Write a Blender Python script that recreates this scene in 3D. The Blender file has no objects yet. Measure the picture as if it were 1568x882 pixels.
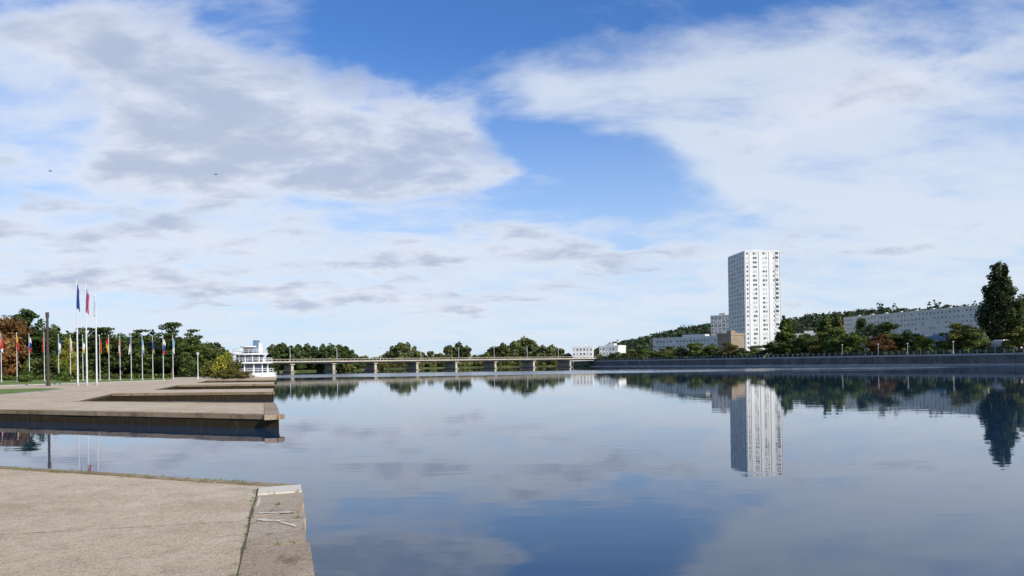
import bpy, math, random
import numpy as np
from math import sin, cos, atan, atan2, sqrt, radians, pi
R = random.Random(7)
scene = bpy.context.scene
H = 2.04; F = 1045.0; CU = 784.0; V0 = 556.5; ROLL = atan(0.015); Q = 0.44

# ---------- survey helpers (bearing / distance -> world metres) ----------
def ray(u, v):
    x = (u-CU)/F; y = -(v-V0)/F
    return x*cos(ROLL)+y*sin(ROLL), -x*sin(ROLL)+y*cos(ROLL)
def G(u, v, z=Q):
    X, Z = ray(u, v); D = (z-H)/Z
    return (X*D, D)
def hz(u): return V0-0.015*(u-CU)
def B(u, D): return ((u-CU)/F*D, D)
def zat(u, v, D): return H+ray(u, v)[1]*D
def dbank(u): return 413.2/(1+2.34*(u-CU)/F)

# ---------- materials ----------
class S:
    def __init__(s, nt, sock): s.nt, s.s = nt, sock
    def _m(s, op, a, b=None, c=None):
        n = s.nt.nodes.new('ShaderNodeMath'); n.operation = op
        for i, x in enumerate((a, b, c)):
            if x is None: continue
            if isinstance(x, S): s.nt.links.new(x.s, n.inputs[i])
            else: n.inputs[i].default_value = x
        return S(s.nt, n.outputs[0])
    def __add__(s, o): return s._m('ADD', s, o)
    __radd__ = __add__
    def __sub__(s, o): return s._m('SUBTRACT', s, o)
    def __rsub__(s, o): return s._m('SUBTRACT', o, s)
    def __mul__(s, o): return s._m('MULTIPLY', s, o)
    __rmul__ = __mul__
    def __truediv__(s, o): return s._m('DIVIDE', s, o)
    def exp(s): return s._m('EXPONENT', s)
    def mx(s, o): return s._m('MAXIMUM', s, o)
    def mn(s, o): return s._m('MINIMUM', s, o)
    def sstep(s, lo, hi):
        n = s.nt.nodes.new('ShaderNodeMapRange'); n.interpolation_type = 'SMOOTHSTEP'
        s.nt.links.new(s.s, n.inputs[0]); n.inputs[1].default_value = lo; n.inputs[2].default_value = hi
        return S(s.nt, n.outputs[0])

def mixc(nt, f, a, b, mode='MIX'):
    n = nt.nodes.new('ShaderNodeMix'); n.data_type = 'RGBA'; n.blend_type = mode
    for i, x in ((0, f), (6, a), (7, b)):
        if isinstance(x, S): nt.links.new(x.s, n.inputs[i])
        elif hasattr(x, 'is_output'): nt.links.new(x, n.inputs[i])
        elif isinstance(x, (tuple, list)): n.inputs[i].default_value = (*x[:3], 1)
        else: n.inputs[i].default_value = x
    return n.outputs[2]
def noise(nt, vec, scale, detail=5, rough=.55, dist=0, color=False):
    n = nt.nodes.new('ShaderNodeTexNoise'); n.inputs['Scale'].default_value = scale
    n.inputs['Detail'].default_value = detail; n.inputs['Roughness'].default_value = rough
    n.inputs['Distortion'].default_value = dist
    nt.links.new(vec, n.inputs['Vector'])
    return n.outputs['Color'] if color else S(nt, n.outputs['Fac'])
def mapping(nt, vec, sc=(1, 1, 1), rot=(0, 0, 0), loc=(0, 0, 0)):
    n = nt.nodes.new('ShaderNodeMapping'); nt.links.new(vec, n.inputs[0])
    n.inputs['Scale'].default_value = sc; n.inputs['Rotation'].default_value = rot; n.inputs['Location'].default_value = loc
    return n.outputs[0]
def newmat(name, rough=.8, spec=.3):
    m = bpy.data.materials.new(name); m.use_nodes = True; nt = m.node_tree
    b = nt.nodes['Principled BSDF']; b.inputs['Roughness'].default_value = rough
    b.inputs['Specular IOR Level'].default_value = spec
    return m, nt, b
def geop(nt):
    n = nt.nodes.new('ShaderNodeNewGeometry'); return n.outputs['Position']
def bump(nt, b, h, dist, strength=1):
    n = nt.nodes.new('ShaderNodeBump'); n.inputs['Distance'].default_value = dist; n.inputs['Strength'].default_value = strength
    nt.links.new(h.s, n.inputs['Height']); nt.links.new(n.outputs[0], b.inputs['Normal'])
def simple(name, col, rough=.7, var=.15, scale=1.5, spec=.3, metal=0):
    m, nt, b = newmat(name, rough, spec); v = geop(nt)
    n = noise(nt, v, scale, 4)
    c = mixc(nt, n.sstep(.3, .7), tuple(x*(1-var) for x in col), tuple(min(1, x*(1+var)) for x in col))
    nt.links.new(c, b.inputs['Base Color']); b.inputs['Metallic'].default_value = metal
    return m

def concrete(name, c1, c2, speck=.5, dark=(.12, .10, .075), stain=.5):
    m, nt, b = newmat(name, .9, .2); v = geop(nt)
    big = noise(nt, v, .35, 4, .6, .6); mid = noise(nt, v, 2.2, 5, .65); fine = noise(nt, v, 45, 3, .7); fin2 = noise(nt, v, 14, 3, .7)
    c = mixc(nt, big.sstep(.35, .65), c1, c2)
    c = mixc(nt, mid.sstep(.5, .78)*stain, c, dark)
    c = mixc(nt, fin2.sstep(.5, .75)*speck*.6, c, dark)
    c = mixc(nt, fine.sstep(.52, .7)*speck, c, dark)
    c = mixc(nt, fine.sstep(.45, .3)*speck*.8, c, tuple(min(1, x*1.5) for x in c1))
    nt.links.new(c, b.inputs['Base Color'])
    bump(nt, b, fine+mid*1.5, .006, .8)
    return m
M = {}
# main quay paving: pale exposed-aggregate concrete
m, nt, b = newmat('quay_concrete', .9, .15); v = geop(nt)
big = noise(nt, v, .3, 5, .6, .8); mid = noise(nt, v, 1.7, 6, .65, .5); fine = noise(nt, v, 60, 3, .75); f2 = noise(nt, v, 17, 4, .7)
big2 = noise(nt, mapping(nt, v, loc=(9, 4, 2)), .7, 5, .62, .8); big3 = noise(nt, mapping(nt, v, (1, 2.2, 1), (0, 0, .3), (2, 9, 0)), 1.0, 6, .65, .6)
c = mixc(nt, big.sstep(.35, .65), (.54, .42, .28), (.64, .52, .37))
c = mixc(nt, big2.sstep(.48, .64)*.5, c, (.44, .31, .19))
c = mixc(nt, big3.sstep(.54, .66)*.35, c, (.38, .32, .25))
c = mixc(nt, mid.sstep(.5, .7)*.5, c, (.36, .27, .18))
c = mixc(nt, mid.sstep(.45, .25)*.5, c, (.76, .66, .51))
c = mixc(nt, f2.sstep(.5, .68)*.42, c, (.25, .19, .13))
c = mixc(nt, fine.sstep(.53, .68)*.7, c, (.14, .11, .075))
c = mixc(nt, fine.sstep(.44, .3)*.7, c, (.88, .8, .67))
nt.links.new(c, b.inputs['Base Color']); bump(nt, b, fine+f2*1.4, .008)
M['quay'] = m
M['coping'] = concrete('coping_concrete', (.33, .25, .17), (.46, .37, .27), .8, (.09, .07, .04), 1.0)
M['coping_pale'] = concrete('coping_pale_stone', (.72, .66, .55), (.64, .57, .46), .3, (.3, .25, .19), .3)
M['edge'] = concrete('edge_concrete', (.26, .18, .10), (.38, .28, .18), .7, (.07, .055, .03), .9)
M['joint'] = simple('joint_dirt', (.13, .105, .07), .95, .4, 20)
m, nt, b = newmat('quay_wall', .8, .12); v = geop(nt)
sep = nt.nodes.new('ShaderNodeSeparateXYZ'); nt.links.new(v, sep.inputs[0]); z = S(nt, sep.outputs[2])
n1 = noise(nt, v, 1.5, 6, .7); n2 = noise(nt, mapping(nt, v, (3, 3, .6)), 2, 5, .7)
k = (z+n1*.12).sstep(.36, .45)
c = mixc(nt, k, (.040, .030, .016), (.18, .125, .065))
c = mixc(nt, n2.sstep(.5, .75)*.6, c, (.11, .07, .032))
nt.links.new(c, b.inputs['Base Color']); bump(nt, b, n1+n2, .03)
M['qwall'] = m
M['bankwall'] = concrete('embankment_concrete', (.11, .105, .095), (.18, .17, .155), .3, (.04, .04, .04), .8)
M['parapet'] = concrete('parapet_concrete', (.34, .34, .33), (.42, .42, .4), .2, (.15, .15, .15), .5)
M['grass'] = simple('grass_blades', (.14, .19, .035), .9, .35, 1.2)
M['ground'] = simple('ground_soil_grass', (.08, .10, .035), .95, .4, .2)
M['bark'] = simple('tree_bark', (.09, .065, .045), .9, .3, 3)
M['white'] = simple('white_painted_wall', (.80, .79, .76), .7, .04, .15)
M['offwhite'] = simple('offwhite_wall', (.62, .60, .56), .75, .08, .15)
M['grey'] = simple('grey_wall', (.45, .46, .47), .75, .1, .15)
M['tan'] = simple('tan_brick_wall', (.30, .24, .17), .85, .12, .3)
M['frame'] = simple('window_frame_white', (.74, .74, .73), .5, .05)
M['blind'] = simple('roller_blind', (.55, .55, .54), .6, .1)
M['bluepanel'] = simple('blue_panel', (.14, .24, .36), .5, .15)
M['roof'] = simple('roof_covering', (.2, .19, .18), .85, .15, .5)
M['slate'] = simple('hip_roof_tiles', (.22, .13, .09), .85, .15, .5)
M['glass'] = simple('window_glass', (.05, .065, .09), .12, .3, .7, .8)
M['metal'] = simple('pole_metal', (.62, .63, .64), .4, .08, 1, .5)
M['dmetal'] = simple('railing_metal', (.22, .23, .24), .5, .1)
M['dark'] = simple('dark_metal', (.06, .045, .04), .5, .1)
M['feather'] = simple('bird_feathers', (.05, .05, .055), .8, .1)
M['deck'] = simple('bridge_concrete', (.48, .43, .34), .85, .12, .3)
M['girder'] = simple('bridge_girder', (.25, .23, .19), .85, .15, .3)
for k2, c2 in dict(red=(.5, .025, .02), blue=(.02, .05, .26), wht=(.7, .7, .7), yellow=(.6, .4, .03), green=(.015, .17, .06), black=(.03, .03, .03), ltblue=(.2, .38, .6)).items():
    M['f_'+k2] = simple('flag_cloth_'+k2, c2, .8, .08)
m, nt, b = newmat('foliage_leaves', .75, .12)
oi = nt.nodes.new('ShaderNodeObjectInfo'); at = nt.nodes.new('ShaderNodeAttribute'); at.attribute_name = 'tint_shade'
c = mixc(nt, 1.0, oi.outputs['Color'], at.outputs['Color'], 'MULTIPLY')
nt.links.new(c, b.inputs['Base Color'])
tr = nt.nodes.new('ShaderNodeBsdfTranslucent'); nt.links.new(c, tr.inputs[0])
mx = nt.nodes.new('ShaderNodeMixShader'); mx.inputs[0].default_value = .25
nt.links.new(b.outputs[0], mx.inputs[1]); nt.links.new(tr.outputs[0], mx.inputs[2])
nt.links.new(mx.outputs[0], nt.nodes['Material Output'].inputs[0])
M['leaf'] = m

# ---------- mesh builder ----------
class MB:
    def __init__(s): s.v = []; s.f = []; s.mi = []; s.mats = []
    def mat(s, k):
        if k not in s.mats: s.mats.append(k)
        return s.mats.index(k)
    def face(s, pts, k):
        i = len(s.v); s.v += [tuple(p) for p in pts]; s.f.append(tuple(range(i, i+len(pts)))); s.mi.append(s.mat(k))
    def box(s, o, t, n, a0, a1, b0, b1, z0, z1, k, top=None):
        def P(a, b_, z_): return (o[0]+t[0]*a+n[0]*b_, o[1]+t[1]*a+n[1]*b_, z_)
        i = len(s.v)
        s.v += [P(a0, b0, z0), P(a1, b0, z0), P(a1, b1, z0), P(a0, b1, z0), P(a0, b0, z1), P(a1, b0, z1), P(a1, b1, z1), P(a0, b1, z1)]
        for q in ((0, 3, 2, 1), (4, 5, 6, 7), (0, 1, 5, 4), (1, 2, 6, 5), (2, 3, 7, 6), (3, 0, 4, 7)):
            s.f.append(tuple(i+x for x in q)); s.mi.append(s.mat(k))
    def cyl(s, x, y, z0, z1, r0, r1, k, n=10, caps=True, sx=1, sy=1, x1=None, y1=None):
        i = len(s.v); x1 = x if x1 is None else x1; y1 = y if y1 is None else y1
        for (cx, cy, z, r) in ((x, y, z0, r0), (x1, y1, z1, r1)):
            for j in range(n):
                a = 2*pi*j/n; s.v.append((cx+r*cos(a)*sx, cy+r*sin(a)*sy, z))
        for j in range(n):
            s.f.append((i+j, i+(j+1) % n, i+n+(j+1) % n, i+n+j)); s.mi.append(s.mat(k))
        if caps:
            s.f.append(tuple(i+n+j for j in range(n))); s.mi.append(s.mat(k))
            s.f.append(tuple(i+j for j in reversed(range(n)))); s.mi.append(s.mat(k))
    def obj(s, name, parent=None, loc=None):
        me = bpy.data.meshes.new(name); me.from_pydata(s.v, [], s.f)
        for k in s.mats: me.materials.append(M[k])
        me.polygons.foreach_set('material_index', s.mi); me.update()
        o = bpy.data.objects.new(name, me); scene.collection.objects.link(o)
        if parent: o.parent = parent
        if loc: o.location = loc
        return o
def empty(name, loc=(0, 0, 0)):
    e = bpy.data.objects.new(name, None); e.location = loc; scene.collection.objects.link(e); e.empty_display_size = .5
    return e
def prism(name, pts, z0, z1, ktop, kside):
    mb = MB(); n = len(pts)
    area = sum(pts[i][0]*pts[(i+1) % n][1]-pts[(i+1) % n][0]*pts[i][1] for i in range(n))
    if area < 0: pts = pts[::-1]
    mb.face([(x, y, z1) for x, y in pts], ktop)
    for i in range(n):
        a, c_ = pts[i], pts[(i+1) % n]
        mb.face([(a[0], a[1], z0), (c_[0], c_[1], z0), (c_[0], c_[1], z1), (a[0], a[1], z1)], kside)
    return mb.obj(name)
def lerp(a, b_, t): return tuple(a[i]+(b_[i]-a[i])*t for i in range(len(a)))
def ext(a, b_, X):
    t = (X-a[0])/(b_[0]-a[0]); return lerp(a, b_, t)

# ---------- water ----------
m, nt, b = newmat('water_surface', .02, .5); v = geop(nt)
b.inputs['IOR'].default_value = 1.5
wb = noise(nt, mapping(nt, v, (.5, 1.3, 1), (0, 0, .3)), 1.0, 2, .5)
ws = noise(nt, mapping(nt, v, (1, 2.6, 1), (0, 0, .15)), 2.5, 2, .5)
sp_ = nt.nodes.new('ShaderNodeSeparateXYZ'); nt.links.new(v, sp_.inputs[0]); wy = S(nt, sp_.outputs[1])
pn = noise(nt, mapping(nt, v, (.012, .05, 1)), 1.0, 4, .6)
patch = (wy+(pn-.5)*90).sstep(118, 132)*(wy+(pn-.5)*90).sstep(190, 150)
b.inputs['Base Color'].default_value = (.014, .042, .085, 1)
nt.links.new((patch*.17+.012).s, b.inputs['Roughness'])
bump(nt, b, wb*.8+ws*.25*(patch*2+.3), .0035)
M['water'] = m
mb = MB(); mb.face([(-4000, -1000, 0), (4000, -1000, 0), (4000, 6000, 0), (-4000, 6000, 0)], 'water'); mb.obj('water')

# ---------- quay ----------
c0 = G(457, 745); n0 = G(472, 882); l0 = G(0, 715)
d2c = G(427, 636); d2l = G(0, 628)
bse = lerp(n0, c0, -9)
pts = [bse, n0, c0, l0, ext(c0, l0, -60), ext(d2c, d2l, -60), d2l, d2c, G(421, 617), G(118, 614.5), G(172, 603), G(418, 600.5),
       G(419, 595), G(235, 597), G(272, 590), G(418, 588.3), G(421, 584.8), G(300, 586.2), G(318, 582.6), G(422, 581), G(424, 578.5), B(418, 128), (-500, 128), (-500, bse[1])]
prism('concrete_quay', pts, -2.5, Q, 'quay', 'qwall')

def strip(name, a, b_, w, z, k, seg=1.6, gap=.012, h=.02, side=1, parent=None, over=.03):
    L = math.dist(a, b_); t = ((b_[0]-a[0])/L, (b_[1]-a[1])/L); n = (-t[1]*side, t[0]*side)
    mb = MB(); x = 0
    while x < L-.05:
        e = min(L, x+seg*R.uniform(.75, 1.25))
        mb.box(a, t, n, x+gap, e-gap, -over+R.uniform(-.012, .012), w+R.uniform(-.02, .02), z-.14, z+h+R.uniform(-.006, .006), k); x = e
    return mb.obj(name)
L0 = math.dist(bse, c0); tt = ((c0[0]-bse[0])/L0, (c0[1]-bse[1])/L0); nn = (-tt[1], tt[0])
mb = MB()
cuts = [0]
while cuts[-1] < L0-6.5: cuts.append(cuts[-1]+R.uniform(1.4, 2.2))
cuts += [L0-4.1, L0-3.1, L0-2.05, L0-1.75, L0-1.25, L0-.5, L0]
cuts = sorted(cuts)
for i in range(len(cuts)-1):
    a, e = cuts[i], cuts[i+1]
    k = 'coping_pale' if i == len(cuts)-2 else 'coping'
    w = .50+R.uniform(-.012, .012)
    mb.box(bse, tt, nn, a+.008, e-.008, -.03+R.uniform(-.018, .018), w, Q-.15, Q+.012+R.uniform(-.006, .006)+(.015 if k == 'coping_pale' else 0), k)
mb.obj('quay_coping')
strip('quay_edge_coping', c0, l0, .13, Q, 'edge', 1.5, .01, .015, 1)
strip('quay_edge_coping', l0, ext(c0, l0, -30), .13, Q, 'edge', 1.5, .01, .015, 1)
strip('quay_edge_coping', d2c, ext(d2c, d2l, -45), .3, Q, 'edge', 2.2, .012, .02, -1)
strip('quay_edge_coping', d2c, G(421, 617), .45, Q, 'coping', 2.2, .012, .02, 1)
strip('quay_edge_coping', G(172, 603), G(418, 600.5), .35, Q, 'edge', 2.5, .012, .02, 1)
strip('quay_edge_coping', G(118, 614.5), G(421, 617), .3, Q, 'edge', 2.5, .012, .02, -1)
strip('quay_edge_coping', G(272, 590), G(418, 588.3), .4, Q, 'edge', 2.5, .012, .02, 1)
strip('quay_edge_coping', G(318, 582.6), G(422, 581), .4, Q, 'edge', 2.5, .012, .02, 1)
mb = MB()
def ribbon(mb, pts, w, z, k, jit=.4):
    prev = None
    for i, p in enumerate(pts):
        q = pts[min(i+1, len(pts)-1)]; o = pts[max(i-1, 0)]
        dx, dy = q[0]-o[0], q[1]-o[1]; l = sqrt(dx*dx+dy*dy) or 1
        ww = w*R.uniform(1-jit, 1+jit)/2
        cur = ((p[0]-dy/l*ww, p[1]+dx/l*ww, z), (p[0]+dy/l*ww, p[1]-dx/l*ww, z))
        if prev: mb.face([prev[1], cur[1], cur[0], prev[0]], k)
        prev = cur
def wob(a, b_, n, amp):
    L = math.dist(a, b_); nx, ny = -(b_[1]-a[1])/L, (b_[0]-a[0])/L; o = 0; out = []
    for i in range(n+1):
        o = o*.75+R.uniform(-amp, amp); p = lerp(a, b_, i/n); out.append((p[0]+nx*o, p[1]+ny*o))
    return out
j0 = (bse[0]+nn[0]*.515, bse[1]+nn[1]*.515); j1 = (c0[0]+nn[0]*.515, c0[1]+nn[1]*.515)
ribbon(mb, wob(j0, j1, 160, .008), .016, Q+.005, 'joint', .7)
mb.obj('quay_joint')
mb = MB()
ribbon(mb, wob(G(0, 819), G(383, 798), 60, .012), .007, Q+.005, 'joint', .6)
mb.obj('paving_joint')
mb = MB()
def patchpoly(cx, cy, rx, ry, z, k, ang=0):
    n = 14; ps = []
    for i in range(n):
        a = 2*pi*i/n; r = R.uniform(.7, 1.15); x = rx*r*cos(a); y = ry*r*sin(a)
        ps.append((cx+x*cos(ang)-y*sin(ang), cy+x*sin(ang)+y*cos(ang), z))
    mb.face(ps, k)
for (u, v_, rx, ry) in ((388, 808, .03, .22), (389, 797, .03, .16), (396, 770, .015, .3)):
    p = G(u, v_); patchpoly(p[0], p[1], rx, ry, Q+.009, 'coping_pale', .3)
ribbon(mb, wob(G(394, 789), G(452, 787), 12, .01), .05, Q+.024, 'coping_pale', .5)
ribbon(mb, wob(G(394, 799), G(430, 801), 12, .01), .07, Q+.024, 'coping_pale', .5)
ribbon(mb, wob(G(430, 802), G(456, 809), 12, .01), .04, Q+.024, 'coping_pale', .5)
mb.obj('mortar_repair')
def weeds(name, spots, hgt):
    mb = MB()
    for (x, y, z, n, r) in spots:
        for _ in range(n):
            a = R.uniform(0, 2*pi); px = x+R.gauss(0, r); py = y+R.gauss(0, r); h_ = hgt*R.uniform(.4, 1.2); w = h_*.12
            lx, ly = cos(a)*h_*.7, sin(a)*h_*.7
            mb.face([(px-w*sin(a), py+w*cos(a), z), (px+w*sin(a), py-w*cos(a), z), (px+lx, py+ly, z+h_)], 'grass')
    return mb.obj(name)
sp = []
for i in range(45):
    p = lerp(j0, j1, R.uniform(.72, 1)); sp.append((p[0], p[1], Q, R.randint(4, 14), .02))
for cc in cuts[-7:]:
    for _ in range(2):
        w = R.uniform(0, .5); sp.append((bse[0]+tt[0]*cc+nn[0]*w, bse[1]+tt[1]*cc+nn[1]*w, Q+.01, 10, .025))
for i in range(60):
    p = lerp(c0, l0, R.uniform(0, 1)); sp.append((p[0]+R.uniform(-.03, .03), p[1]-R.uniform(.0, .18), Q+.01, 10, .04))
for i in range(50):
    p = lerp(d2c, d2l, R.uniform(0, 1)); sp.append((p[0], p[1]+R.uniform(.0, .3), Q+.01, 12, .07))
weeds('weeds', sp, .04)

def lawn(name, pts): return prism(name, pts, Q-.05, Q+.09, 'grass', 'parapet')
lawn('lawn', [G(-260, 586), G(0, 583.5), G(268, 579.6), G(255, 582.5), G(100, 588), G(0, 591), G(-260, 597)])
lawn('lawn', [G(-260, 603), G(0, 597.5), G(60, 596), G(98, 596.5), G(60, 601), G(0, 606), G(-260, 625)])

# ---------- ground ----------
bank_l = [B(418, 128.5), B(418, 215), B(428, 262), B(545, 300), B(590, 375), B(760, 395), B(865, 400), B(880, 345), B(905, 330)]
mb = MB()
pA = [(-500, 128.5)]+bank_l+[(60, 420), (200, 5900), (-4000, 5900), (-4000, 128.5)]
mb.face([(x, y, .62) for x, y in pA][::-1], 'ground')
for i in range(1, len(bank_l)+1):
    a, c_ = pA[i], pA[i+1]; mb.face([(a[0], a[1], -2), (c_[0], c_[1], -2), (c_[0], c_[1], .62), (a[0], a[1], .62)], 'ground')
mb.face([(-500, -100, .4), (-500, 128.5, .4), (-4000, 128.5, .4), (-4000, -100, .4)], 'ground')
rb = [(37.7, 325), (112.5, 150), (160, 40), (175, -300)]
pB = rb+[(4000, -300), (4000, 5900), (-50, 5900), (36, 400)]
mb.face([(x, y, 2.8) for x, y in pB], 'ground')
mb.face([(37.7, 325, -2), (36, 400, -2), (36, 400, 2.8), (37.7, 325, 2.8)], 'ground')
mb.obj('ground')
mb = MB()
for a, c_ in zip(rb[:-1], rb[1:]):
    L = math.dist(a, c_); t = ((c_[0]-a[0])/L, (c_[1]-a[1])/L); n = (t[1], -t[0])
    n = (-abs(n[0]), n[1] if n[0] < 0 else -n[1])
    mb.box(a, t, n, 0, L, -.6, 0, -2, 2.3, 'bankwall')
    mb.box(a, t, n, 0, L, 0, 1.2, -2, .35, 'parapet')
    mb.box(a, t, n, 0, L, -.7, .12, 2.3, 2.75, 'parapet')
    x = 2
    while x < L:
        mb.box(a, t, n, x, x+.5, .003, .16, .35, 2.3, 'bankwall'); x += 6
    x = 0
    while x < L:
        mb.box(a, t, n, x, x+.08, -.4, -.32, 2.75, 3.7, 'dmetal'); x += 2.
    for zz in (3.1, 3.4, 3.7): mb.box(a, t, n, 0, L, -.38, -.34, zz, zz+.04, 'dmetal')
mb.obj('embankment_wall')

# ---------- foliage ----------
def leaf_mesh(blobs, n, leaf, rng, shell=(.5, 1.08)):
    bl = np.array([x[:6] for x in blobs], float); w = (bl[:, 3]*bl[:, 4]+bl[:, 3]*bl[:, 5]); w /= w.sum()
    idx = rng.choice(len(bl), n, p=w)
    d = rng.normal(size=(n, 3)); d /= np.linalg.norm(d, axis=1)[:, None]
    r = rng.uniform(shell[0]**2, shell[1]**2, n)**.5
    c = bl[idx, :3]+d*bl[idx, 3:6]*r[:, None]
    nor = d+rng.normal(size=(n, 3))*.5+np.array([0, 0, .3]); nor /= np.linalg.norm(nor, axis=1)[:, None]
    t = np.cross(nor, rng.normal(size=(n, 3))); t /= np.linalg.norm(t, axis=1)[:, None]; bt = np.cross(nor, t)
    s = leaf*rng.uniform(.5, 1.3, n)[:, None]; s2 = s*rng.uniform(.5, .9, n)[:, None]
    q = np.stack([c-t*s, c-bt*s2+nor*s*.2, c+t*s, c+bt*s2-nor*s*.15], 1).reshape(-1, 3)
    bt_ = rng.uniform(.6, 1.4, len(bl))[idx]*rng.uniform(.7, 1.35, n)*(.5+.6*(r-shell[0])/(shell[1]-shell[0])+.18*d[:, 2])  # random clump tone, plus inner shade and lighter tops painted into leaf colour
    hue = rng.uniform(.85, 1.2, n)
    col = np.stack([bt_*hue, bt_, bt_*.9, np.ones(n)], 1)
    return q, np.repeat(col, 4, 0)
def make_tree_mesh(name, blobs, n, leaf, seed, limbs=()):
    rng = np.random.default_rng(seed)
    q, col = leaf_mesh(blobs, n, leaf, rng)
    nv = len(q); mb = MB()
    for l in limbs:
        mb.cyl(l[0], l[1], l[2], l[5], l[6], l[7], 'bark', 7, False, x1=l[3], y1=l[4])
    verts = q.tolist()+mb.v
    faces = [tuple(range(i, i+4)) for i in range(0, nv, 4)]+[tuple(x+nv for x in f) for f in mb.f]
    me = bpy.data.meshes.new(name); me.from_pydata(verts, [], faces)
    me.materials.append(M['leaf']); me.materials.append(M['bark'])
    me.polygons.foreach_set('material_index', [0]*(nv//4)+[1]*len(mb.f))
    a = me.attributes.new('tint_shade', 'FLOAT_COLOR', 'POINT')
    cc = np.ones((len(verts), 4)); cc[:nv] = col; a.data.foreach_set('color', cc.ravel()); me.update()
    return me
def round_tree(seed, k=18):
    r = random.Random(seed); bl = []; limbs = [(0, 0, -.3, 0, 0, 4.2, .28, .18)]
    for i in range(k):
        a = r.uniform(0, 2*pi); zz = r.uniform(1.8, 8.8); rm = 3.5*sqrt(max(0, 1-((zz-5.2)/4.5)**2)); rr = rm*r.uniform(.4, 1.0)
        s = r.uniform(.9, 1.7); x, y = rr*cos(a), rr*sin(a)
        bl.append((x, y, zz, s, s, s*r.uniform(.6, .9)))
        if i % 2 == 0: limbs.append((0, 0, r.uniform(1.5, 3.5), x*.8, y*.8, zz, .12, .03))
    bl.append((0, 0, 4.9, 2.6, 2.6, 3.0)); bl.append((0.2, 0, 8.8, 1.1, 1.1, 1.2))
    return bl, limbs
def poplar(seed, rmax=1.7, k=46, smin=.22, smax=.4):
    r = random.Random(seed); bl = []; limbs = [(0, 0, -.3, 0, 0, 8, .25, .04)]
    for i in range(k):
        zz = .9+8.7*(i/(k-1)); f = (zz-.5)/9.6; rm = rmax*(min(1, f*3.2)**.6)*(1-max(0, f-.45)/.62)**.62
        a = i*2.4+r.uniform(-.5, .5); rr = rm*r.uniform(.25, 1.0); s = max(.2, rm*r.uniform(smin, smax))
        bl.append((rr*cos(a), rr*sin(a), zz+r.uniform(-.2, .2), s, s, s*r.uniform(1.2, 2.4)))
        limbs.append((0, 0, max(0, zz-1), rr*cos(a)*.8, rr*sin(a)*.8, zz, .05, .02))
    return bl, limbs
def cedar(seed):
    r = random.Random(seed); bl = []; limbs = [(0, 0, -.3, 0.2, 0, 9.4, .3, .06)]
    for lv, zz in enumerate((2.4, 3.6, 4.8, 6.0, 7.2, 8.4, 9.4)):
        for j in range(7 if lv < 5 else 3):
            a = r.uniform(0, 2*pi); rr = r.uniform(.6, 3.6)*(1-.07*lv)*(1 if lv < 6 else .4)
            x, y = rr*cos(a), rr*sin(a); z2 = zz+r.uniform(-.5, .5)
            bl.append((x, y, z2, r.uniform(.9, 1.6), r.uniform(.9, 1.6), r.uniform(.25, .5)))
            limbs.append((0, 0, zz-.5, x, y, z2, .1, .03))
    return bl, limbs
def pine(seed):
    r = random.Random(seed); bl = []; limbs = [(0, 0, -.3, 0, 0, 8.5, .25, .05)]
    for i in range(34):
        zz = r.uniform(1.2, 9.5); rm = 3.0*(1-zz/11.5)+.35; a = r.uniform(0, 2*pi); rr = rm*r.uniform(.3, .9); s = .4+rm*.32
        bl.append((rr*cos(a), rr*sin(a), zz, s, s, s*.6)); limbs.append((0, 0, zz, rr*cos(a), rr*sin(a), zz-.1, .06, .02))
    return bl, limbs
ARCH = {}
for i in range(4):
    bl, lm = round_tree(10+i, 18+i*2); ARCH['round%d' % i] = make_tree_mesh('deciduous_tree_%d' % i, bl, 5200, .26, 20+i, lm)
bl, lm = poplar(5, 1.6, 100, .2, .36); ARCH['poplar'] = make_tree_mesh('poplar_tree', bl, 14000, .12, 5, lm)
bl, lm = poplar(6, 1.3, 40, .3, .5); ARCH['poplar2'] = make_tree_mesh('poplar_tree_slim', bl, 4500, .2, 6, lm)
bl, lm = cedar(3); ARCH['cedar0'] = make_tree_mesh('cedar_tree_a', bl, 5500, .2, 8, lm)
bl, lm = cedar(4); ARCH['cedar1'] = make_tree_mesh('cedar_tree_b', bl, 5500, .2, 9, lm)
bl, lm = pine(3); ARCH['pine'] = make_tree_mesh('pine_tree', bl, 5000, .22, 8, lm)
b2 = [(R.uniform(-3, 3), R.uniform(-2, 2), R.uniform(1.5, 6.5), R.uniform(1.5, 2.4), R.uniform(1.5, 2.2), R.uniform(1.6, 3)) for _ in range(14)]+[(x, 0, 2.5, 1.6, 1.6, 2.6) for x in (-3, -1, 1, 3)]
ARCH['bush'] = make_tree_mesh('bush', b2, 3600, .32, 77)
NATW = {'round': 8.0, 'poplar': 3.7, 'poplar2': 2.7, 'cedar': 8.0, 'pine': 5.6, 'bush': 8.5}
GREEN = (.09, .13, .03); DARK = (.06, .09, .028); OLIVE = (.145, .155, .04); YEL = (.27, .27, .045); RED = (.17, .095, .04); MID = (.11, .145, .04); TAN = (.19, .155, .055)
def tree(name, arch, u, topv, D, wpx, base, col):
    X, _ = ray(u, topv); x = X*D; zt = zat(u, topv, D); h_ = zt-base; w = wpx*D/F
    key = arch.rstrip('0123456789') if arch not in NATW else arch
    o = bpy.data.objects.new(name, ARCH[arch]); scene.collection.objects.link(o)
    o.location = (x, D, base); sxy = w/NATW[key]; o.scale = (sxy, sxy, h_/(8.5 if arch == 'bush' else 10.0)); o.rotation_euler = (0, 0, R.uniform(0, 6.28) if arch != 'bush' else R.uniform(-.4, .4))
    j = R.uniform(.85, 1.15); o.color = (col[0]*j, col[1]*j, col[2]*j, 1)
    return o
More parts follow.
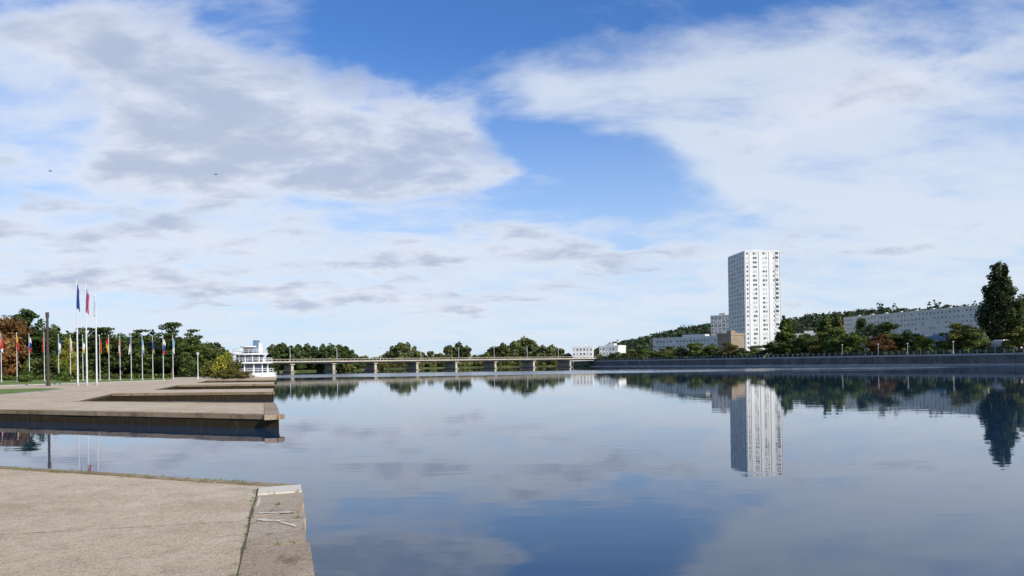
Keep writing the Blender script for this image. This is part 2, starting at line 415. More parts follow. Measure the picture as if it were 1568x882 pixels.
for (nm, a, u, tv, D, w, col) in [
    ('deciduous_tree', 'round0', -70, 470, 135, 100, DARK), ('deciduous_tree', 'round1', -25, 480, 130, 74, RED), ('deciduous_tree', 'round2', 8, 482, 128, 66, RED),
    ('pine_tree', 'pine', 38, 471, 135, 72, DARK), ('deciduous_tree', 'round3', 64, 488, 140, 60, DARK), ('deciduous_tree', 'round0', 84, 505, 132, 52, DARK),
    ('willow_tree', 'round1', 103, 517, 118, 30, YEL), ('cedar_tree', 'cedar0', 128, 502, 138, 68, DARK), ('cedar_tree', 'cedar1', 160, 499, 135, 66, DARK),
    ('deciduous_tree', 'round2', 148, 511, 142, 68, MID), ('deciduous_tree', 'round3', 185, 510, 136, 54, DARK), ('cedar_tree', 'cedar0', 212, 505, 140, 62, DARK),
    ('deciduous_tree', 'round0', 230, 514, 134, 52, MID), ('cedar_tree', 'cedar1', 263, 491, 130, 58, DARK), ('cedar_tree', 'cedar0', 292, 505, 134, 52, GREEN),
    ('deciduous_tree', 'round1', 250, 519, 140, 48, OLIVE), ('deciduous_tree', 'round2', 310, 524, 150, 48, MID), ('deciduous_tree', 'round3', 334, 532, 150, 44, OLIVE), ('deciduous_tree', 'round1', 285, 525, 145, 48, DARK),
    ('bush', 'bush', 343, 538, 104, 30, YEL), ('bush', 'bush', 326, 548, 110, 34, OLIVE), ('bush', 'bush', 357, 550, 104, 28, OLIVE), ('bush', 'bush', 370, 568, 96, 36, TAN), ('bush', 'bush', 345, 565, 95, 38, OLIVE)]:
    tree(nm, a, u, tv, D, w, .5, col)
def mass(name, crowns, n, leaf, seed, col, k=10):
    rng = np.random.default_rng(seed); r = random.Random(seed); bl = []
    for (x, y, z0, z1, hw) in crowns:
        hh = z1-z0
        for i in range(k):
            f = r.uniform(.08, .9); wz = hw*sqrt(max(.2, 1-(2*f-1)**2*.7))
            a = r.uniform(0, 2*pi); s = hw*r.uniform(.3, .52)
            bl.append((x+cos(a)*(wz-s*.8), y+sin(a)*(wz-s*.8), z0+hh*f*.92, s, s, min(s, hh*.4)*r.uniform(.6, 1.1)))
        bl.append((x, y, z0+hh*.45, hw*.7, hw*.7, hh*.46)); bl.append((x, y, z1-hh*.16, hw*.42, hw*.42, hh*.16))
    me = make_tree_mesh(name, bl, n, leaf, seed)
    o = bpy.data.objects.new(name, me); scene.collection.objects.link(o); o.color = (*col, 1); return o
def crown(u, tv, D, hwpx, z0=.3):
    X, _ = ray(u, tv); return (X*D, D, z0, zat(u, tv, D), hwpx*D/F)
cr = []
u = -160
while u < 345:
    D = R.uniform(122, 145); cr.append(crown(u, R.uniform(533, 550), D, R.uniform(10, 17), .3)); u += R.uniform(7, 12)
mass('park_shrubs', cr, 18000, .38, 31, (.075, .10, .03))
cr = []
u = -160
while u < 330:
    D = R.uniform(152, 170); cr.append(crown(u, R.uniform(504, 520)+max(0, u-230)*.15, D, R.uniform(14, 22), .3)); u += R.uniform(9, 15)
mass('park_trees', cr, 24000, .5, 33, (.06, .085, .027))
cr = []
u = -200
while u < 262:
    cr.append(crown(u, 575+R.uniform(-1, 1)-.012*u, 114, 5, .4)); u += 5
mass('clipped_hedge', cr, 9000, .2, 32, (.10, .13, .035))
for u in (38, 98):
    bl = [(0, 0, .5+i*.32, .95-i*.13, .95-i*.13, .4) for i in range(7)]
    me = make_tree_mesh('topiary_cone', bl, 1600, .12, 40+u, [(0, 0, -.1, 0, 0, 1, .1, .1)])
    o = bpy.data.objects.new('topiary_cone', me); scene.collection.objects.link(o); o.color = (.08, .12, .03, 1)
    p = B(u, 92); o.location = (p[0], p[1], Q)
prof = [(418, 528, 14), (432, 525, 14), (445, 529, 12), (457, 527, 13), (470, 526, 13), (482, 529, 12), (494, 527, 12), (506, 526, 13), (519, 528, 12), (530, 529, 10), (539, 535, 8), (546, 544, 6)]
crA = [crown(u, v_, 283+R.uniform(-6, 8), w) for u, v_, w in prof]
prof = [(556, 546, 11), (572, 547, 12), (588, 543, 10), (601, 530, 11), (613, 523, 11), (624, 524, 11), (634, 530, 9), (646, 539, 11), (660, 537, 11), (673, 541, 10), (688, 528, 11), (702, 524, 13), (714, 529, 10), (730, 545, 11), (744, 540, 10),
        (756, 530, 12), (770, 525, 12), (787, 521, 14), (803, 515, 15), (817, 521, 11), (831, 528, 10), (845, 528, 11), (858, 533, 10), (870, 541, 10), (885, 546, 9), (905, 547, 9), (925, 545, 9), (940, 545, 9)]
crB = [crown(u, v_, 412+R.uniform(-6, 10), w) for u, v_, w in prof]
mass('distant_trees', crA, 20000, .6, 51, (.07, .10, .034), 12)
mass('distant_trees', crB, 34000, .8, 52, (.12, .14, .048), 12)
cr = []
for i in range(110):
    u = 424+i*4.5; D = 285 if u < 545 else (330 if u < 590 else 404)
    cr.append(crown(u, hz(u)-R.uniform(2, 10), D+R.uniform(-3, 3), R.uniform(5, 9), .1))
mass('riverside_scrub', cr, 16000, .65, 53, (.17, .17, .055))
# hill
ridge = [(780, 556), (860, 552), (900, 545), (940, 529), (970, 523), (1000, 515), (1040, 505), (1085, 498), (1120, 495), (1200, 491), (1240, 485), (1300, 478), (1350, 473), (1400, 475), (1440, 470), (1500, 467), (1568, 462), (1700, 450), (1900, 455), (2200, 480), (2600, 520)]
def ridgez(u, D):
    for (a, c_) in zip(ridge[:-1], ridge[1:]):
        if a[0] <= u <= c_[0]:
            t = (u-a[0])/(c_[0]-a[0]); v_ = a[1]+(c_[1]-a[1])*t-2; return H+(hz(u)-v_)/F*D
    return 3
mb = MB(); us = list(range(780, 2600, 20))
Ds = [560, 640, 720, 800, 860, 1000, 1300]; fr = [0, .35, .65, .88, .97, .9, .2]
grid = {}
for i, u in enumerate(us):
    zr = ridgez(u, 860)
    for j, (D, f_) in enumerate(zip(Ds, fr)):
        p = B(u, D); grid[i, j] = len(mb.v); mb.v.append((p[0], p[1], 2.7+max(0, zr-6-2.8)*f_))
for i in range(len(us)-1):
    for j in range(len(Ds)-1):
        mb.f.append((grid[i, j], grid[i+1, j], grid[i+1, j+1], grid[i, j+1])); mb.mi.append(mb.mat('ground'))
mb.obj('hill')
cr = []
for k in range(1500):
    u = 900+1150*R.random()**1.35; D = R.uniform(600, 880); zr = ridgez(u, 860)
    f_ = np.interp(D, Ds, fr); zz = 2.7+max(0, zr-8.8)*f_
    if zr < 9: continue
    p = B(u, D); hh = R.uniform(6, 9.5); cr.append((p[0], p[1], zz-2, zz+hh, R.uniform(5, 9)))
for u in (1345, 1350, 1372, 1425, 1433, 1441, 1238, 1492):
    zr = ridgez(u, 850); p = B(u, 850); cr.append((p[0], p[1], zr-3, zr+8, 3.2))
mass('hill_forest', cr, 80000, 1.6, 61, (.058, .085, .045), 8)

for (nm, a, u, tv, off, w, col) in [
    ('deciduous_tree', 'round0', 948, 539, 12, 24, MID), ('deciduous_tree', 'round1', 966, 536, 12, 26, OLIVE), ('deciduous_tree', 'round2', 985, 534, 12, 26, GREEN),
    ('deciduous_tree', 'round3', 1003, 536, 10, 24, MID), ('deciduous_tree', 'round0', 1022, 530, 10, 32, OLIVE), ('deciduous_tree', 'round1', 1044, 531, 8, 30, GREEN),
    ('deciduous_tree', 'round2', 1068, 524, 12, 38, MID), ('deciduous_tree', 'round3', 1090, 526, 8, 32, GREEN), ('deciduous_tree', 'round0', 1115, 524, 6, 36, TAN),
    ('deciduous_tree', 'round1', 1137, 532, 8, 28, GREEN), ('deciduous_tree', 'round2', 1160, 528, 10, 30, MID), ('deciduous_tree', 'round3', 1184, 521, 8, 36, DARK),
    ('poplar_tree', 'poplar2', 1203, 484, 30, 26, GREEN), ('deciduous_tree', 'round0', 1230, 511, 10, 46, DARK), ('poplar_tree', 'poplar2', 1265, 480, 60, 28, MID), ('poplar_tree', 'poplar2', 1284, 482, 64, 24, OLIVE),
    ('deciduous_tree', 'round1', 1254, 508, 10, 42, OLIVE), ('deciduous_tree', 'round2', 1278, 501, 12, 48, MID), ('deciduous_tree', 'round3', 1304, 508, 10, 44, GREEN),
    ('deciduous_tree', 'round0', 1319, 487, 40, 38, DARK), ('deciduous_tree', 'round1', 1348, 511, 6, 48, RED), ('deciduous_tree', 'round2', 1357, 492, 30, 64, DARK),
    ('deciduous_tree', 'round3', 1388, 505, 14, 50, DARK), ('deciduous_tree', 'round0', 1412, 514, 9, 38, GREEN), ('deciduous_tree', 'round1', 1468, 494, 10, 58, OLIVE), ('deciduous_tree', 'round2', 1495, 501, 10, 44, MID), ('deciduous_tree', 'round0', 1440, 522, 7, 32, MID),
    ('poplar_tree', 'poplar', 1532, 398, 22, 64, (.07, .095, .038)), ('deciduous_tree', 'round3', 1560, 500, 8, 48, OLIVE), ('deciduous_tree', 'round0', 1590, 486, 12, 62, GREEN),
    ('deciduous_tree', 'round1', 1640, 480, 16, 60, MID), ('deciduous_tree', 'round2', 1720, 470, 18, 70, DARK)]:
    tree(nm, a, u, tv, dbank(u)+off, w, 2.8, col)
cr = []
u = 915
while u < 1620:
    D = dbank(u)+R.uniform(3, 12); cr.append(crown(u, hz(u)-R.uniform(6, 14)-(u-935)*.006, D, R.uniform(5, 10), 2.4)); u += R.uniform(4, 10)
mass('bank_shrubs', cr, 22000, .38, 71, (.085, .115, .035))
cr = []
u = 1205
while u < 1640:
    D = dbank(u)+R.uniform(34, 60); cr.append(crown(u, R.uniform(509, 522)-max(0, u-1400)*.03, D, R.uniform(9, 16), 2.4)); u += R.uniform(7, 13)
mass('bank_trees', cr, 20000, .45, 72, (.07, .10, .032))

# ---------- buildings ----------
def building(name, p0, p1, z0, z1, depth, floors, cols, wall='white', sides=(1, 1, 1), ww=.45, wh=.5, sidecols=3, band=False, roofk='roof', blind=.3, parapet=.8, hip=False):
    E = empty(name); L = math.dist(p0, p1); t = ((p1[0]-p0[0])/L, (p1[1]-p0[1])/L); n = (t[1], -t[0])
    w = MB(); w.box(p0, t, n, 0, L, -depth, 0, z0, z1, wall)
    if parapet and not hip:
        for a0, a1, b0, b1 in ((-.15, L+.15, -.2, .15), (-.15, L+.15, -depth-.15, -depth+.2), (-.15, .2, -depth+.2, -.2), (L-.2, L+.15, -depth+.2, -.2)):
            w.box(p0, t, n, a0, a1, b0, b1, z1-.25, z1+parapet, wall)
    w.obj('walls', E)
    r = MB()
    if hip:
        def P(a, b_, z): return (p0[0]+t[0]*a+n[0]*b_, p0[1]+t[1]*a+n[1]*b_, z)
        o = .6; hh = depth*.28; A, B_, C, D_ = P(-o, o, z1), P(L+o, o, z1), P(L+o, -depth-o, z1), P(-o, -depth-o, z1)
        R1, R2 = P(min(depth/2, L*.4), -depth/2, z1+hh), P(max(L-depth/2, L*.6), -depth/2, z1+hh)
        r.face([A, B_, R2, R1], roofk); r.face([B_, C, R2], roofk); r.face([C, D_, R1, R2], roofk); r.face([D_, A, R1], roofk); r.face([A, D_, C, B_], roofk)
    else:
        r.box(p0, t, n, .22, L-.22, -depth+.22, -.22, z1+.01, z1+.15, roofk)
        if L < 60: r.box(p0, t, n, L*.35, L*.65, -depth*.7, -depth*.35, z1+.15, z1+min(2.6, (z1-z0)*.12+.8), wall)
        else:
            for q in range(9):
                x = L*(q+.5)/9; r.box(p0, t, n, x, x+1.6, -depth*.5, -depth*.4, z1+.15, z1+1.9, wall)
    r.obj('roof', E)
    fh = (z1-z0)/floors; W = MB(); Fm = MB()
    faces = []
    if sides[0]: faces.append((p0, t, n, L, cols))
    pl = (p0[0]-n[0]*depth, p0[1]-n[1]*depth)
    if sides[1]: faces.append((pl, n, (-t[0], -t[1]), depth, sidecols))
    if sides[2]: faces.append((p1, (-n[0], -n[1]), t, depth, sidecols))
    for (o, tt_, nn_, LL, cc) in faces:
        cw = LL/cc
        for f_ in range(floors):
            zb = z0+f_*fh
            for c_ in range(cc):
                a0 = c_*cw+cw*(1-ww)/2; a1 = a0+cw*ww; b0 = zb+fh*(1-wh)*.55; b1 = b0+fh*wh
                k = 'glass' if R.random() > blind else 'blind'
                W.box(o, tt_, nn_, a0, a1, 0.0, .05, b0, b1, k)
                if k == 'glass' and R.random() < .4: W.box(o, tt_, nn_, a0+.05, a1-.05, .05, .07, b1-(b1-b0)*R.uniform(.2, .6), b1, 'blind')
                Fm.box(o, tt_, nn_, a0-.1, a1+.1, .003, .18, b0-.12, b0, 'frame')
                Fm.box(o, tt_, nn_, a0-.08, a0, .003, .12, b0, b1, 'frame'); Fm.box(o, tt_, nn_, a1, a1+.08, .003, .12, b0, b1, 'frame')
                Fm.box(o, tt_, nn_, a0-.08, a1+.08, .003, .12, b1, b1+.08, 'frame')
            if band: Fm.box(o, tt_, nn_, -.02, LL+.02, .003, .12, zb-.12, zb+.1, 'offwhite')
    W.obj('windows', E); Fm.obj('window_frames', E)
    return E, t, n, L
D = 440; cx, cy = B(1143, D); az = atan2(cx, cy); vd = (sin(az), cos(az)); rp = (cos(az), -sin(az)); th = radians(24)
rt = (rp[0]*cos(th)+vd[0]*sin(th), rp[1]*cos(th)+vd[1]*sin(th)); WR = 50/F*D/cos(th)*1.02
p1 = (cx+rt[0]*WR, cy+rt[1]*WR); ztop = zat(1143, 385, D); z0 = 2.8
E, t, n, L = building('residential_tower', (cx, cy), p1, z0, ztop, 26, 24, 7, 'white', (0, 0, 0), parapet=.6)
fl = 24; fh = (ztop-z0)/fl
W = MB(); T = MB()
bays = [(.04, .085, 'w'), (.225, .275, 'w'), (.285, .335, 'w'), (.50, .56, 'w'), (.585, .62, 'w'), (.80, .84, 'w'), (.86, .95, 'l')]
for f_ in range(1, fl):
    zb = z0+f_*fh
    for (a, c_, k) in bays:
        a0, a1 = a*L, c_*L
        kk = 'glass' if R.random() < .55 else 'blind'
        if k == 'w':
            W.box((cx, cy), t, n, a0, a1, 0, .05, zb+fh*.34, zb+fh*.76, kk)
            T.box((cx, cy), t, n, a0-.08, a1+.08, .003, .14, zb+fh*.29, zb+fh*.34, 'white')
        else:
            W.box((cx, cy), t, n, a0, a1, 0, .05, zb+fh*.3, zb+fh*.82, kk)
            T.box((cx, cy), t, n, a0-.1, a1+.1, .003, .4, zb-.05, zb+fh*.3, 'white')
for x in (0, .13, .40, .69, 1): T.box((cx, cy), t, n, max(0, x*L-.25), min(L, x*L+.25), .003, .28, z0, ztop-.3, 'white')
pl = (cx-n[0]*26, cy-n[1]*26); t2, n2 = n, (-t[0], -t[1])
for f_ in range(1, fl):
    zb = z0+f_*fh
    for c_ in range(6):
        a0 = 26*(c_+.2)/6; a1 = 26*(c_+.8)/6
        W.box(pl, t2, n2, a0, a1, 0, .06, zb+fh*.3, zb+fh*.84, 'glass' if R.random() < .75 else 'blind')
        T.box(pl, t2, n2, a0-.1, a1+.1, .003, .6 if c_ % 2 else .2, zb-.08, zb+fh*.26, 'white')
for c_ in range(7): T.box(pl, t2, n2, max(0, 26*c_/6-.3), min(26, 26*c_/6+.3), .003, .5, z0, ztop-.3, 'white')
W.obj('window_panes', E); T.obj('balconies_and_piers', E)
pa = B(1293, 438); pb = B(1512, 345)
building('apartment_slab_block', pa, pb, 2.8, zat(1293, 488, 438), 14, 9, 40, 'offwhite', (1, 1, 0), .42, .45, 3, band=True)
building('long_low_building', B(1000, 352), B(1116, 325), 2.8, zat(1060, 518, 338), 14, 4, 22, 'offwhite', (1, 1, 0), .62, .42, 3, band=True)
building('apartment_block', B(1089, 520), B(1119, 512), 2.8, zat(1100, 484, 515), 14, 12, 5, 'offwhite', (1, 1, 0), .5, .45, 3)
building('brick_building', B(1099, 300), B(1120, 294), 2.8, zat(1110, 513, 296), 9, 4, 2, 'tan', (0, 1, 0), .4, .4, 3)
building('white_house', B(877, 398), B(908, 396), .5, zat(890, 532, 397), 12, 4, 6, 'white', (1, 1, 0), .45, .45, 3)
building('white_house', B(918, 402), B(947, 396), .5, zat(930, 531, 399), 12, 4, 6, 'white', (1, 1, 0), .45, .45, 3)
building('apartment_block', B(1216, 470), B(1262, 462), 2.8, zat(1240, 512, 465), 12, 6, 9, 'offwhite', (1, 1, 0), .5, .45, 3)
building('blue_fronted_building', B(1398, 210), B(1452, 200), 2.8, zat(1425, 519, 205), 10, 2, 8, 'bluepanel', (1, 1, 0), .7, .5, 3)
building('pavilion_building', B(1497, 173), B(1546, 166), 2.8, zat(1520, 527, 170), 6, 1, 7, 'white', (1, 1, 0), .5, .35, 3)
building('kiosk', B(1176, 225), B(1194, 223), 2.8, zat(1185, 546, 224), 3, 1, 3, 'bluepanel', (1, 1, 0), .5, .5, 2, hip=True)
building('pavilion_building', B(1300, 215), B(1330, 210), 2.8, zat(1315, 532, 212), 8, 1, 6, 'grey', (1, 1, 0), .5, .4, 2)

# ---------- bridge ----------
E = empty('road_bridge'); a = B(410, 240); c_ = B(912, 322); L = math.dist(a, c_); t = ((c_[0]-a[0])/L, (c_[1]-a[1])/L); n = (t[1], -t[0])
zd = 3.9
mb = MB(); mb.box(a, t, n, -6, L+4, -12, 0, zd-.3, zd, 'deck'); mb.box(a, t, n, -6, L+4, -11, -1, zd-.85, zd-.3, 'girder'); mb.obj('deck', E)
mb = MB()
for b0 in (-.25, -11.9):
    mb.box(a, t, n, -6, L+4, b0, b0+.08, zd+.85, zd+.92, 'deck'); mb.box(a, t, n, -6, L+4, b0, b0+.08, zd, zd+.15, 'deck')
    x = -6
    while x < L+4: mb.box(a, t, n, x, x+.12, b0-.003, b0+.083, zd+.15, zd+.85, 'dmetal'); x += 1.5
mb.obj('railing', E)
mb = MB()
for u in (449, 513, 577, 641, 701, 761, 820, 876):
    k = (u-CU)/F; s = (k*a[1]-a[0])/(t[0]-k*t[1])
    mb.box(a, t, n, s-.45, s+.45, -10.5, -1.2, -2, zd-.85, 'deck'); mb.box(a, t, n, s-.8, s+.8, -11, -.7, zd-1.15, zd-.85, 'deck'); mb.box(a, t, n, s-.8, s+.8, -11.2, -.5, -2, .4, 'girder')
mb.obj('piers', E)
for i in range(9):
    s = 8+i*(L-12)/8; p = (a[0]+t[0]*s-n[0]*.8, a[1]+t[1]*s-n[1]*.8)
    mb = MB(); mb.cyl(0, 0, 0, 5, .09, .06, 'metal', 8); mb.box((0, 0), t, n, -.08, .08, -1.2, .1, 4.95, 5.07, 'metal'); mb.box((0, 0), t, n, -.15, .15, -1.6, -.9, 4.85, 4.98, 'metal')
    mb.obj('street_lamp', None, (p[0], p[1], zd))

# ---------- rotunda restaurant ----------
D = 118; x0, y0 = B(386, D); E = empty('lakeside_restaurant', (x0, y0, 0))
mb = MB()
mb.cyl(0, 0, -2, 1.1, 3.2, 4.0, 'white', 32); mb.cyl(2.6, -2, -2, .7, 1.8, 2.2, 'white', 28); mb.obj('hull_base', E)
mb = MB()
mb.cyl(-.2, 0, 2.7, 2.92, 3.6, 3.6, 'white', 32); mb.cyl(-.3, 0, 4.2, 4.42, 2.9, 2.9, 'white', 32); mb.cyl(-.3, 0, 5.5, 5.68, 1.6, 1.6, 'white', 24)
mb.cyl(-2.6, .5, 4.42, 4.6, 1.4, 1.4, 'white', 20); mb.obj('decks', E)
mb = MB(); mb.cyl(-.2, 0, 1.1, 2.7, 2.8, 2.8, 'glass', 24); mb.cyl(-.3, 0, 2.92, 4.2, 2.2, 2.2, 'glass', 24); mb.cyl(-.3, 0, 4.42, 5.5, 1.1, 1.1, 'glass', 16); mb.obj('glazing', E)
mb = MB()
for (cxx, z, r, kk) in ((-.2, 1.1, 3.7, 28), (-.2, 2.92, 3.5, 28), (-.3, 4.42, 2.8, 24)):
    for j in range(kk):
        an = 2*pi*j/kk; mb.cyl(cxx+r*cos(an), r*sin(an), z, z+.7, .03, .03, 'metal', 5)
        an2 = 2*pi*(j+1)/kk
        for hh in (.38, .7):
            p_, q_ = (cxx+r*cos(an), r*sin(an)), (cxx+r*cos(an2), r*sin(an2)); Lq = math.dist(p_, q_); tq = ((q_[0]-p_[0])/Lq, (q_[1]-p_[1])/Lq)
            mb.box(p_, tq, (tq[1], -tq[0]), 0, Lq, -.02, .02, z+hh-.03, z+hh+.03, 'white')
for j in range(12):
    an = 2*pi*j/12; mb.cyl(-.2+2.85*cos(an), 2.85*sin(an), 1.1, 2.7, .1, .1, 'white', 6); mb.cyl(-.3+2.25*cos(an), 2.25*sin(an), 2.92, 4.2, .08, .08, 'white', 6)
mb.obj('railings_columns', E)
mb = MB(); mb.box((.9, -.3), (1, 0), (0, 1), -.4, .4, -.5, .5, 4.42, 6.7, 'bluepanel'); mb.box((1.6, -.3), (1, 0), (0, 1), -.2, .2, -.4, .4, 4.42, 6.2, 'white')
mb.cyl(.9, -.3, 6.7, 7.7, .05, .03, 'metal', 6); mb.cyl(-1.6, 0, 5.68, 6.6, .04, .03, 'metal', 6); mb.obj('stair_tower', E)

# ---------- flagpoles ----------
def flagpole(u, D, topv, cols, fl=2.0, fw=.5, r=.06, vertical=False):
    z1 = zat(u, topv, D); x, y = B(u, D)
    E = empty('flagpole', (x, y, Q)); h_ = z1-Q
    mb = MB(); mb.cyl(0, 0, 0, .25, .18, .16, 'parapet', 12); mb.cyl(0, 0, .25, h_, r, r*.55, 'metal', 10)
    mb.cyl(0, 0, h_, h_+.14, r*1.1, r*.3, 'metal', 10); mb.obj('pole', E)
    mb = MB(); nx, nz = 9, 8; ph = R.uniform(0, 6); zt_ = h_-.35; sg = R.choice((1, 1, 1, -1))
    def P(i, j):
        a = i/nx; b_ = j/nz
        return (sg*(r+a*fw*(.75+.25*sin(b_*3+ph))*(1-.3*b_*b_)), .12*sin(a*11+ph+b_*1.5)*(.3+b_), zt_-b_*fl*(1-.15*a)-a*a*fl*.3)
    for i in range(nx):
        for j in range(nz):
            kcol = cols[min(len(cols)-1, int(i/nx*len(cols)))] if vertical else cols[min(len(cols)-1, int((j+i*.3)/(nz+nx*.3)*len(cols)))]
            mb.face([P(i, j), P(i, j+1), P(i+1, j+1), P(i+1, j)], 'f_'+kcol)
    mb.obj('flag', E)
flagpole(119, 70, 430, ['blue'], 2.5, .3, .08)
flagpole(133, 70, 437, ['blue', 'wht', 'red'], 2.4, .32, .08, True)
flagpole(148, 70, 445, ['wht', 'ltblue', 'wht'], 2.2, .2, .08, True)
E = empty('lamp_column', (B(73.5, 70)[0], 70, Q)); h_ = zat(73, 479, 70)-Q
mb = MB(); mb.cyl(0, 0, 0, h_, .13, .11, 'dark', 12); mb.cyl(0, 0, h_-.5, h_+.05, .16, .16, 'dark', 12); mb.cyl(0, 0, 0, .3, .22, .2, 'dark', 12); mb.obj('column', E)
row = [(-38, 508, ['green', 'wht', 'red']), (-16, 509, ['blue', 'yellow']), (2, 511, ['red', 'red', 'wht']), (26, 511, ['yellow', 'red', 'red']), (45, 512, ['wht', 'blue', 'red']), (68, 512, ['red', 'red']), (90, 513, ['blue', 'wht', 'ltblue']),
       (108, 514, ['wht', 'red', 'wht']), (127, 514, ['green', 'wht', 'yellow']), (153, 515, ['black', 'red', 'yellow']), (167, 514, ['red', 'yellow', 'red']), (184, 515, ['red', 'wht', 'red']), (201, 513, ['blue', 'wht', 'wht']),
       (218, 515, ['ltblue', 'wht', 'ltblue']), (234, 514, ['blue', 'blue', 'yellow']), (250, 516, ['wht', 'blue', 'red']), (265, 514, ['ltblue', 'wht'])]
for (u, tv, cs) in row:
    flagpole(u, 96+R.uniform(-2, 2), tv+R.uniform(-1, 1), cs, 2.0, .32, .05, cs[0] in ('wht', 'black') and R.random() < .6)
for u, D, tv in ((303, 100, 541), (1290, 196, 528), (1390, 178, 526), (1460, 165, 523), (1345, 185, 527), (1240, 212, 530), (1130, 240, 533)):
    base = Q if u < 400 else 2.8
    x, y = B(u, D); mb = MB(); h_ = zat(u, tv, D)-base
    mb.cyl(0, 0, 0, h_, .07, .04, 'metal', 8); mb.cyl(0, 0, h_, h_+.12, .28, .12, 'metal', 10); mb.cyl(0, 0, h_-.25, h_, .12, .2, 'frame', 10); mb.cyl(0, 0, 0, .4, .12, .1, 'metal', 8)
    mb.obj('street_lamp', None, (x, y, base))
# two birds in flight: tapered body, tail and two bent wings
for (u, v_, D, yaw) in ((77, 262, 130, .3), (330, 267, 130, 1.2)):
    mb = MB(); rings = [(-.32, .01), (-.2, .05), (0, .085), (.15, .07), (.24, .045), (.32, .04), (.38, .005)]
    for (xa, ra), (xb, rb_) in zip(rings[:-1], rings[1:]):
        for j in range(8):
            a1, a2 = 2*pi*j/8, 2*pi*(j+1)/8
            mb.face([(xa, ra*cos(a1), ra*sin(a1)), (xb, rb_*cos(a1), rb_*sin(a1)), (xb, rb_*cos(a2), rb_*sin(a2)), (xa, ra*cos(a2), ra*sin(a2))], 'feather')
    for sg in (1, -1):
        mb.face([(.16, sg*.05, .03), (.12, sg*.38, .14), (-.08, sg*.36, .13), (-.12, sg*.05, .02)], 'feather')
        mb.face([(.12, sg*.38, .14), (-.06, sg*.8, .06), (-.12, sg*.72, .06), (-.08, sg*.36, .13)], 'feather')
    mb.face([(-.28, .03, 0), (-.48, .09, 0), (-.48, -.09, 0), (-.28, -.03, 0)], 'feather')
    o = mb.obj('bird', None, (ray(u, v_)[0]*D, D, zat(u, v_, D))); o.rotation_euler = (.2, 0, yaw)

# ---------- sky ----------
SUN_EL, SUN_AZ = radians(33), radians(132)
w = bpy.data.worlds.new('World'); scene.world = w; w.use_nodes = True; nt = w.node_tree
bg = nt.nodes['Background']; bg.inputs['Strength'].default_value = .1
sky = nt.nodes.new('ShaderNodeTexSky'); sky.sky_type = 'NISHITA'; sky.sun_disc = False
sky.sun_elevation = SUN_EL; sky.sun_rotation = SUN_AZ; sky.altitude = 200; sky.air_density = 1.0; sky.dust_density = .6; sky.ozone_density = 1.5
tc = nt.nodes.new('ShaderNodeTexCoord'); dirv = tc.outputs['Generated']
sp_ = nt.nodes.new('ShaderNodeSeparateXYZ'); nt.links.new(dirv, sp_.inputs[0])
X, Y, Z = (S(nt, sp_.outputs[i]) for i in range(3))
Zp = Z.mx(0.0)
cb = nt.nodes.new('ShaderNodeCombineXYZ')
nt.links.new((X/(Zp+.22)).s, cb.inputs[0]); nt.links.new((Y/(Zp+.22)).s, cb.inputs[1]); pv = cb.outputs[0]
A = X._m('ARCTAN2', X, Y); Ee = Z._m('ARCSINE', Z)
wc = noise(nt, pv, 1.8, 3, .55, 0, True)
sc_ = nt.nodes.new('ShaderNodeSeparateColor'); nt.links.new(wc, sc_.inputs[0])
Aw = A+(S(nt, sc_.outputs[0])-.5)*.22; Ew = Ee+(S(nt, sc_.outputs[1])-.5)*.08
def blob(u, v_, ru, rv, rot=0):
    a0 = atan((u-CU)/F); e0 = atan((V0-v_)/F*cos(a0)); sa = ru/F*cos(a0)**2; se = rv/F*cos(a0)
    c, s = cos(radians(rot)), sin(radians(rot))
    dx = Aw-a0; dy = Ew-e0
    x = (dx*(c/sa)+dy*(s/sa)) if rot else dx*(1/sa)
    y = (dy*(c/se)-dx*(s/se)) if rot else dy*(1/se)
    return ((x*x+y*y)*-1).exp()
core = blob(190, 80, 280, 80, -12)*.75+blob(450, 180, 260, 85, -8)*.95+blob(665, 165, 110, 45, 0)*.7+blob(660, 262, 220, 30, -6)*.85+blob(200, 250, 420, 50, 0)*.65
bank = blob(130, 350, 420, 42, 2)*.75+blob(280, 430, 520, 28, 0)*.7+blob(820, 385, 300, 34, 3)*.8+blob(620, 460, 500, 18, 0)*.35
rightp = blob(1430, 115, 200, 45, 5)*.5+blob(1170, 190, 150, 30, -10)*.35+blob(1260, 390, 300, 30, 0)*.3
thick = core+bank+rightp-blob(70, 140, 150, 35, 10)*.45-blob(660, 45, 190, 60, 0)*.6-blob(900, 262, 110, 50, -15)*.5
veil = blob(1130, 170, 330, 120, -10)*.5+blob(860, 140, 90, 40, -20)*.5+blob(1400, 110, 260, 90, 5)*.8+blob(1130, 250, 220, 40, -28)*.5+blob(1480, 280, 240, 100, 0)*.5+blob(300, 200, 480, 170, 0)*.7
veil = veil-blob(660, 40, 170, 65, 0)*.7-blob(900, 262, 130, 60, -15)*.65-blob(1100, 0, 280, 30, 0)*.4
low = Ee.sstep(.30, .08)
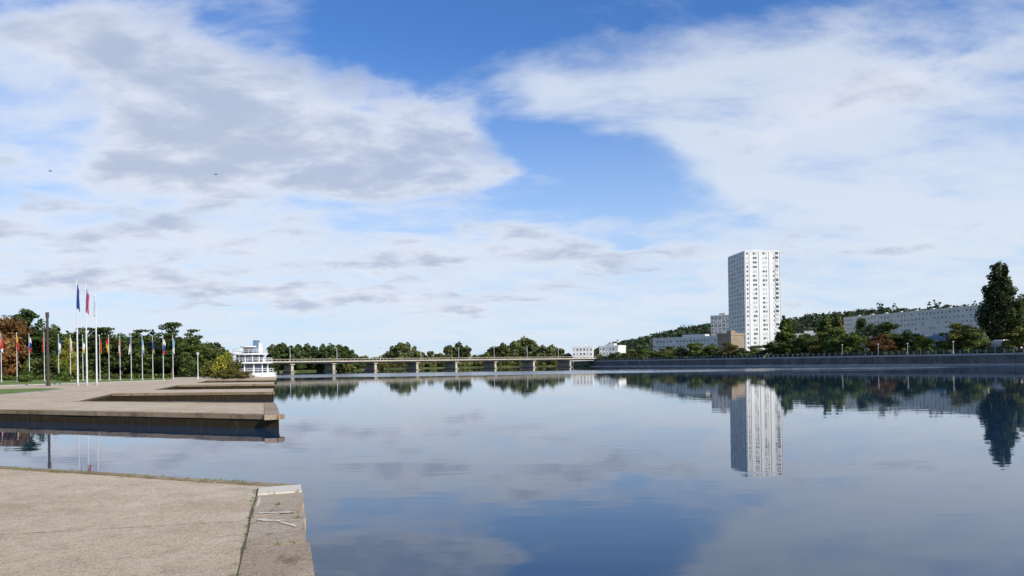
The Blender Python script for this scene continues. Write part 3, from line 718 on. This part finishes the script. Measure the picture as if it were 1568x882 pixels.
fb = noise(nt, pv, 2.0, 7, .58, .2)
fc = noise(nt, mapping(nt, pv, (.65, 1.2, 1), (0, 0, -.6), (3, 1, 0)), 2.8, 7, .6, .4)
fd = noise(nt, mapping(nt, pv, (.8, 1.1, 1), loc=(11, 5, 0)), 5.5, 5, .58, .2)
d1 = (thick+(fb-.5)*2.0+(fd-.5)*1.3).sstep(.15, .82)
d2 = (veil+low*.7+(fc-.5)*2.2+(fd-.5)*.9).sstep(-.08, 1.0)
skyc = mixc(nt, 1.0, sky.outputs[0], (.66, 1.14, 1.78), 'MULTIPLY')
haze = Ee.sstep(.46, .0)
skyc = mixc(nt, haze*.8, skyc, (6.0, 7.5, 9.2))
c = mixc(nt, d2*.80, skyc, (7.6, 8.2, 9.1))
shade = (thick*.5+(fd-.5)*2.8+(fb-.5)*1.5).sstep(.0, .95)
ccol = mixc(nt, shade, (7.9, 8.3, 9.2), (4.5, 5.2, 6.8))
c = mixc(nt, d1*.86, c, ccol)
nt.links.new(c, bg.inputs['Color'])

sun = bpy.data.lights.new('sun', 'SUN'); sun.energy = 4.6; sun.angle = radians(.6); sun.color = (1, .91, .77)
so = bpy.data.objects.new('sun', sun); scene.collection.objects.link(so)
from mathutils import Vector, Matrix
sd = Vector((sin(SUN_AZ)*cos(SUN_EL), cos(SUN_AZ)*cos(SUN_EL), sin(SUN_EL)))
so.rotation_euler = sd.to_track_quat('Z', 'Y').to_euler(); so.location = sd*100

# ---------- camera ----------
cam = bpy.data.cameras.new('camera'); co = bpy.data.objects.new('camera', cam); scene.collection.objects.link(co)
cam.sensor_width = 36; cam.lens = F/1568*36; cam.shift_y = (V0-441)/1568; cam.clip_end = 9000; cam.clip_start = .1
r = ROLL
co.matrix_world = Matrix(((cos(r), sin(r), 0, 0), (0, 0, -1, 0), (-sin(r), cos(r), 0, H), (0, 0, 0, 1)))
scene.camera = co
scene.view_settings.view_transform = 'Standard'; scene.view_settings.look = 'None'; scene.view_settings.exposure = 0
